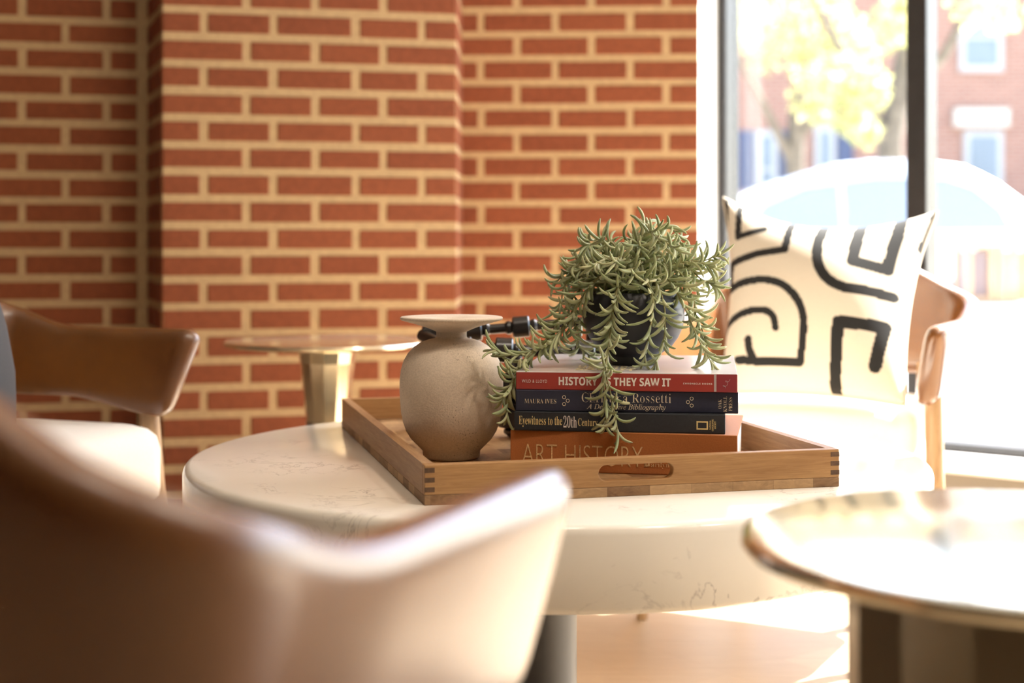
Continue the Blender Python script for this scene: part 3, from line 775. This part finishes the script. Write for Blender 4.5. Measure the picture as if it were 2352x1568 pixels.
# ------------------------------------------------------------------ outside the window
GZ = -.12
def concrete():
    k = N('concrete'); n = k.noise(k.coords(), 3, 6); k.l(k.ramp(n, [(.3, (.50, .49, .46, 1)), (.7, (.62, .60, .56, 1))]), k.b.inputs['Base Color']); k.set(Roughness=.9); return k.m
M_CONC = concrete(); M_ASPH = plain('asphalt', (.22, .22, .23), .9, var=.15, vscale=3)
mb = MB(); mb.add([(-40, 2.6, GZ - .001), (60, 2.6, GZ - .001), (60, 12.4, GZ - .001), (-40, 12.4, GZ - .001)], [(0, 1, 2, 3)]); 
mb = MB(); mb.box((8, 11, GZ - .1), (60, 17.4, .2)); tag(mb.build('sidewalk', M_CONC, smooth=False), kind='structure')
mb = MB(); mb.box((8, 27, GZ - .15), (60, 14.6, .2)); tag(mb.build('street', M_ASPH, smooth=False), kind='structure')
BY = 24.0
def bX(px): return (px - 1176) / F * BY
def bZ(py): return CZ - (py - HZ) / F * BY
def ext_brick():
    k = N('facade_brick'); b = k.n('TexBrick'); k.l(k.coords('Object', (1, 1, 1), (PI / 2, 0, 0)), b.inputs[0])
    b.inputs['Scale'].default_value = 1; b.inputs['Brick Width'].default_value = .21; b.inputs['Row Height'].default_value = .07; b.inputs['Mortar Size'].default_value = .008
    b.inputs['Color1'].default_value = (.27, .13, .095, 1); b.inputs['Color2'].default_value = (.33, .165, .12, 1); b.inputs['Mortar'].default_value = (.36, .27, .22, 1)
    k.l(b.outputs[0], k.b.inputs['Base Color']); k.set(Roughness=.9); return k.m
M_TRIMGREY = plain('greyed_white_trim', (.42, .41, .40), .8, var=.04)  # white window frames toned down to an even grey
M_FACADE = ext_brick(); M_BLUE = plain('blue_shutter_paint', (.06, .075, .14), .5, var=.05); M_STONE = plain('pale_stone', (.55, .50, .43), .8, var=.05)
M_EXTGLASS = plain('facade_glass', (.20, .23, .27), .1, var=.1, vscale=2)
b = empty('street_house', (6, BY, GZ)); tag(b, 'pinkish brick house with white windows across the street', 'building')
B0 = Vector((6, BY, GZ))
mb = MB(); mb.box((2, 3, 4), (24, 6, 8)); mb.build('facade', M_FACADE, b, smooth=False)
def bwin(x0, x1, y0, y1, shut):
    X0, X1, Z1, Z0 = bX(x0) - B0.x, bX(x1) - B0.x, bZ(y0) - GZ, bZ(y1) - GZ
    mb = MB(); mb.box(((X0 + X1) / 2, -.02, (Z0 + Z1) / 2), (X1 - X0, .08, Z1 - Z0))
    wf = mb.build('window', M_TRIMGREY, b, smooth=False)
    mb = MB(); q = .1
    for za, zc in ((Z0 + q, (Z0 + Z1) / 2 - .03), ((Z0 + Z1) / 2 + .03, Z1 - q)):
        mb.box(((X0 + X1) / 2, -.065, (za + zc) / 2), (X1 - X0 - 2 * q, .02, zc - za))
    mb.build('pane', M_EXTGLASS, wf, smooth=False)
    for sgn in shut:
        sx = X0 - .16 if sgn < 0 else X1 + .16
        mb = MB(); mb.box((sx, -.03, (Z0 + Z1) / 2), (.27, .06, Z1 - Z0)); mb.build('shutter', M_BLUE, b, smooth=False)
bwin(2202, 2302, 10, 165, ()); bwin(2212, 2302, 300, 560, ()); bwin(1735, 1785, 300, 480, (-1, 1)); bwin(1870, 1918, 290, 480, (1,)); bwin(1450, 1530, 40, 260, ())
mb = MB(); mb.box(((bX(2188) + bX(2312)) / 2 - B0.x, -.05, (bZ(250) + bZ(292)) / 2 - GZ), (bX(2312) - bX(2188), .2, bZ(250) - bZ(292))); mb.build('lintel', M_STONE, b, smooth=False)

# trees
def leafy_mat():
    k = N('sunlit_leaves'); t = k.t; g = k.n('NewGeometry')
    c = k.ramp(g.outputs['Random Per Island'], [(0, (.36, .37, .16, 1)), (.6, (.52, .50, .24, 1)), (1, (.66, .58, .34, 1))])
    d = k.n('BsdfDiffuse'); tl = k.n('BsdfTranslucent'); mx = k.n('MixShader'); mx.inputs[0].default_value = .55
    k.l(c, d.inputs[0]); k.l(c, tl.inputs[0]); k.l(d.outputs[0], mx.inputs[1]); k.l(tl.outputs[0], mx.inputs[2])
    t.nodes.remove(k.b); k.l(mx.outputs[0], t.nodes['Material Output'].inputs[0]); return k.m
M_LEAVES = leafy_mat(); M_BARK = plain('grey_bark', (.13, .105, .08), .9, var=.3, vscale=12)
def tree(px, Y, wpx, clumps, label, lean=0):
    X = (px - 1176) / F * Y; r = wpx / 2 / F * Y
    o = empty('street_tree', (X, Y, GZ)); tag(o, label, 'tree', 'street trees outside the window')
    mb = MB(); mb.tube([(0, 0, 0), (.02, 0, .8), (-.06, 0, 2), (.03 + lean, 0, 3.4), (.1 + lean, 0, 5)], [r * 1.3, r, r * .95, r * .8, r * .5], 12)
    mb.tube([(-.05, 0, 1.9), (-.5, -.2, 2.7), (-1.0, -.3, 3.6)], [r * .55, r * .4, r * .2], 8)
    mb.tube([(0, 0, 2.3), (.45, -.3, 2.9), (.9, -.4, 3.8)], [r * .5, r * .4, r * .2], 8)
    mb.build('trunk', M_BARK, o)
    mb = MB()
    for (cx, cy, rad, n) in clumps:
        c = at(cx, cy, Y - random.uniform(.5, 2.0)) - Vector((X, Y, GZ)); R = rad / F * Y
        for i in range(n):
            while True:
                q = Vector((random.uniform(-1, 1), random.uniform(-1, 1), random.uniform(-1, 1)))
                if q.length < 1: break
            p = c + q * R; s = random.uniform(.05, .10); E_ = Euler((random.uniform(-1.2, 1.2), random.uniform(-1.2, 1.2), random.uniform(0, 6.28))).to_matrix()
            vs = [E_ @ Vector(k) * s + p for k in ((-.5, 0, 0), (-.1, .42, .06), (.35, .3, .05), (.75, 0, 0), (.35, -.3, .05), (-.1, -.42, .06))]
            mb.add(vs, [(0, 1, 2, 3), (0, 3, 4, 5)])
    mb.build('crown', M_LEAVES, o, smooth=False, fix=False)
    return o
tree(1835, 19, 46, [(1780, 40, 90, 420), (1870, 30, 90, 420), (1720, 60, 60, 160), (1880, 140, 75, 300), (1850, 230, 40, 60), (1960, 110, 70, 220), (1760, 120, 50, 80)],
     'street tree with yellow-green leaves and slim grey trunk, behind the parked car')
tree(2055, 15.5, 60, [(2060, 60, 60, 160), (1930, 180, 60, 200), (1985, 210, 55, 220), (1950, 270, 40, 140), (1985, 300, 36, 150), (1880, 250, 35, 70), (2075, 20, 50, 150), (2240, 10, 60, 90), (2300, 0, 70, 120)],
     'street tree with thick trunk beside the black window mullion', .2)

# parked car
CY = 13.2
M_CARWHITE = plain('white_car_paint', (.80, .82, .85), .25, var=.01, Coat_Weight=1.0); M_CARGLASS = plain('car_glass', (.24, .27, .32), .05, var=.02)
M_TYRE = plain('tyre_rubber', (.03, .03, .035), .8); M_RIM = plain('alloy_rim', (.5, .5, .52), .3, .9); M_CLAD = plain('grey_cladding', (.12, .13, .18), .6)
cX = (2090 - 1176) / F * CY
car = empty('parked_car', (cX, CY, GZ)); tag(car, 'white car parked on the street outside the window', 'car')
def carx(px): return (px - 1176) / F * CY - cX
def carz(py): return CZ - (py - HZ) / F * CY - GZ
top = [(1560, 640), (1565, 540), (1620, 490), (1720, 440), (1820, 405), (1920, 375), (2010, 364), (2130, 363), (2230, 380), (2300, 415), (2370, 470), (2480, 500), (2590, 530), (2620, 600), (2620, 690)]
low = [(2610, 735), (1580, 735)]
prof = [Vector((carx(x), 0, carz(y))) for x, y in top + low]
mb = MB(); R = []
belt = carz(535)
for yy, ins in ((-.02, .06), (0, 0), (.85, 0), (1.7, 0), (1.72, .06)):
    R.append([Vector((p.x * (1 - ins * .3), yy + ((.22 * max(0, (p.z - belt) / .7)) if yy < .8 else (-.22 * max(0, (p.z - belt) / .7)) if yy > .9 else 0), p.z - ins * .2 * (p.z - .5))) for p in prof])
mb.rings(R); mb.build('body', M_CARWHITE, car, angle=35)
def sideglass(name, pts):
    mb = MB(); vs = []
    for dy in (-.045, .02):
        for x, y in pts:
            z = carz(y); vs.append(Vector((carx(x), .22 * max(0, (z - belt) / .7) + dy - .01, z)))
    n = len(pts); fs = [tuple(range(n)), tuple(range(2 * n - 1, n - 1, -1))] + [(i, (i + 1) % n, n + (i + 1) % n, n + i) for i in range(n)]
    mb.add(vs, fs); mb.build(name, M_CARGLASS, car, smooth=False)
sideglass('side_window', [(1700, 525), (1760, 470), (1850, 432), (1930, 420), (1930, 528)])
sideglass('side_window', [(1945, 528), (1945, 418), (2020, 408), (2105, 408), (2105, 530)])
sideglass('side_window', [(2122, 530), (2122, 408), (2180, 410), (2245, 432), (2300, 480), (2320, 528)])
mb = MB(); mb.box((0, -.03, .42), (carx(2600) - carx(1580), .05, .26)); mb.build('sill_cladding', M_CLAD, car, bevel=.02)
for px in (1740, 2430):
    mb = MB(); n = 32
    mb.rings([[Vector((carx(px) + r * math.cos(2 * PI * j / n), y, .34 + r * math.sin(2 * PI * j / n))) for j in range(n)] for r, y in ((.2, -.08), (.31, -.08), (.34, -.05), (.34, .12), (.3, .16))])
    wh = mb.build('wheel', M_TYRE, car)
    mb = MB(); mb.rings([[Vector((carx(px) + r * math.cos(2 * PI * j / n), y, .34 + r * math.sin(2 * PI * j / n))) for j in range(n)] for r, y in ((.03, -.10), (.18, -.095), (.21, -.078))]); mb.build('rim', M_RIM, wh)
# low white wall with wooden planters
mb = MB(); mb.box((5.2, 10.4, (.33 + GZ) / 2), (4.9, .5, .33 - GZ)); tag(mb.build('garden_wall', M_WHITE, smooth=False, bevel=.02), 'low white wall outside behind the planters, seen through the right window', 'wall')
M_CEDAR = wood('cedar', (.40, .24, .13, 1), (.60, .42, .26, 1), (20, 20, 4)); M_PLUM = plain('weathered_panel', (.22, .17, .17), .7)
for i, (x0, x1) in enumerate(((2205, 2270), (2275, 2350))):
    X0 = (x0 - 1176) / F * 10.4; X1 = (x1 - 1176) / F * 10.4; Wd = X1 - X0
    o = empty('planter_box', ((X0 + X1) / 2, 10.4, .33)); tag(o, ('cedar planter box with dark panel, close behind the black mullion' if i == 0 else 'cedar planter box standing furthest from the mullion on the white wall'), 'planter', 'planters on the low wall')
    mb = MB()
    for sx in (-1, 1):
        for sy in (-1, 1): mb.box((sx * (Wd / 2 - .02), sy * .14, .21), (.04, .04, .42))
    mb.box((0, 0, .41), (Wd, .34, .03)); mb.box((0, 0, .03), (Wd - .02, .3, .04)); mb.build('frame', M_CEDAR, o, smooth=False)
    mb = MB(); mb.box((0, 0, .21), (Wd - .05, .24, .34)); mb.build('panel', M_PLUM if i == 0 else M_CEDAR, o, smooth=False)

# ------------------------------------------------------------------ added ceiling fill lamps (above the frame) to brighten front faces
M_FILL = N('fill_diffuser'); M_FILL.set(Emission_Strength=2.0); M_FILL.b.inputs['Emission Color'].default_value = (1, .8, .58, 1); M_FILL = M_FILL.m
FILL = None
for i, (x, y) in enumerate(((.15, .85), (1.05, .85), (1.95, .6))):
    if FILL is None:
        o = empty('ceiling_fill', (x, y, H_ROOM - .02)); FILL = o
        mb = MB(); mb.lathe([(.16, .02), (.16, 0), (.15, -.004), (.14, 0)], 40, cap=False); mb.build('housing', M_WHITE, o)
        mb = MB(); mb.lathe([(.001, .004), (.14, .003)], 40, cap=False); mb.build('diffuser', M_FILL, o)
    else:
        o = copy_tree(FILL); o.location = (x, y, H_ROOM - .02)
    tag(o, 'added unseen ceiling downlight above the seating area', 'ceiling light', 'added ceiling fill lamps')
    la = bpy.data.lights.new('fill', 'AREA'); la.shape = 'DISK'; la.size = .27; la.energy = 5.5; la.color = (1, .88, .74)
    lo = bpy.data.objects.new('fill', la); COL.objects.link(lo); lo.parent = o; lo.location = (0, 0, -.006)
# the windows as portals for the sky light
for t0, t1 in ((.03, 1.75), (1.8, WL)):
    la = bpy.data.lights.new('window_portal', 'AREA'); la.shape = 'RECTANGLE'; la.size = t1 - t0; la.size_y = HEAD - SILL; la.cycles.is_portal = True
    lo = bpy.data.objects.new('window_portal', la); COL.objects.link(lo); lo.location = wp((t0 + t1) / 2, .13, (HEAD + SILL) / 2)
    lo.rotation_euler = Vector((WN.x, WN.y, 0)).to_track_quat('Z', 'Y').to_euler()
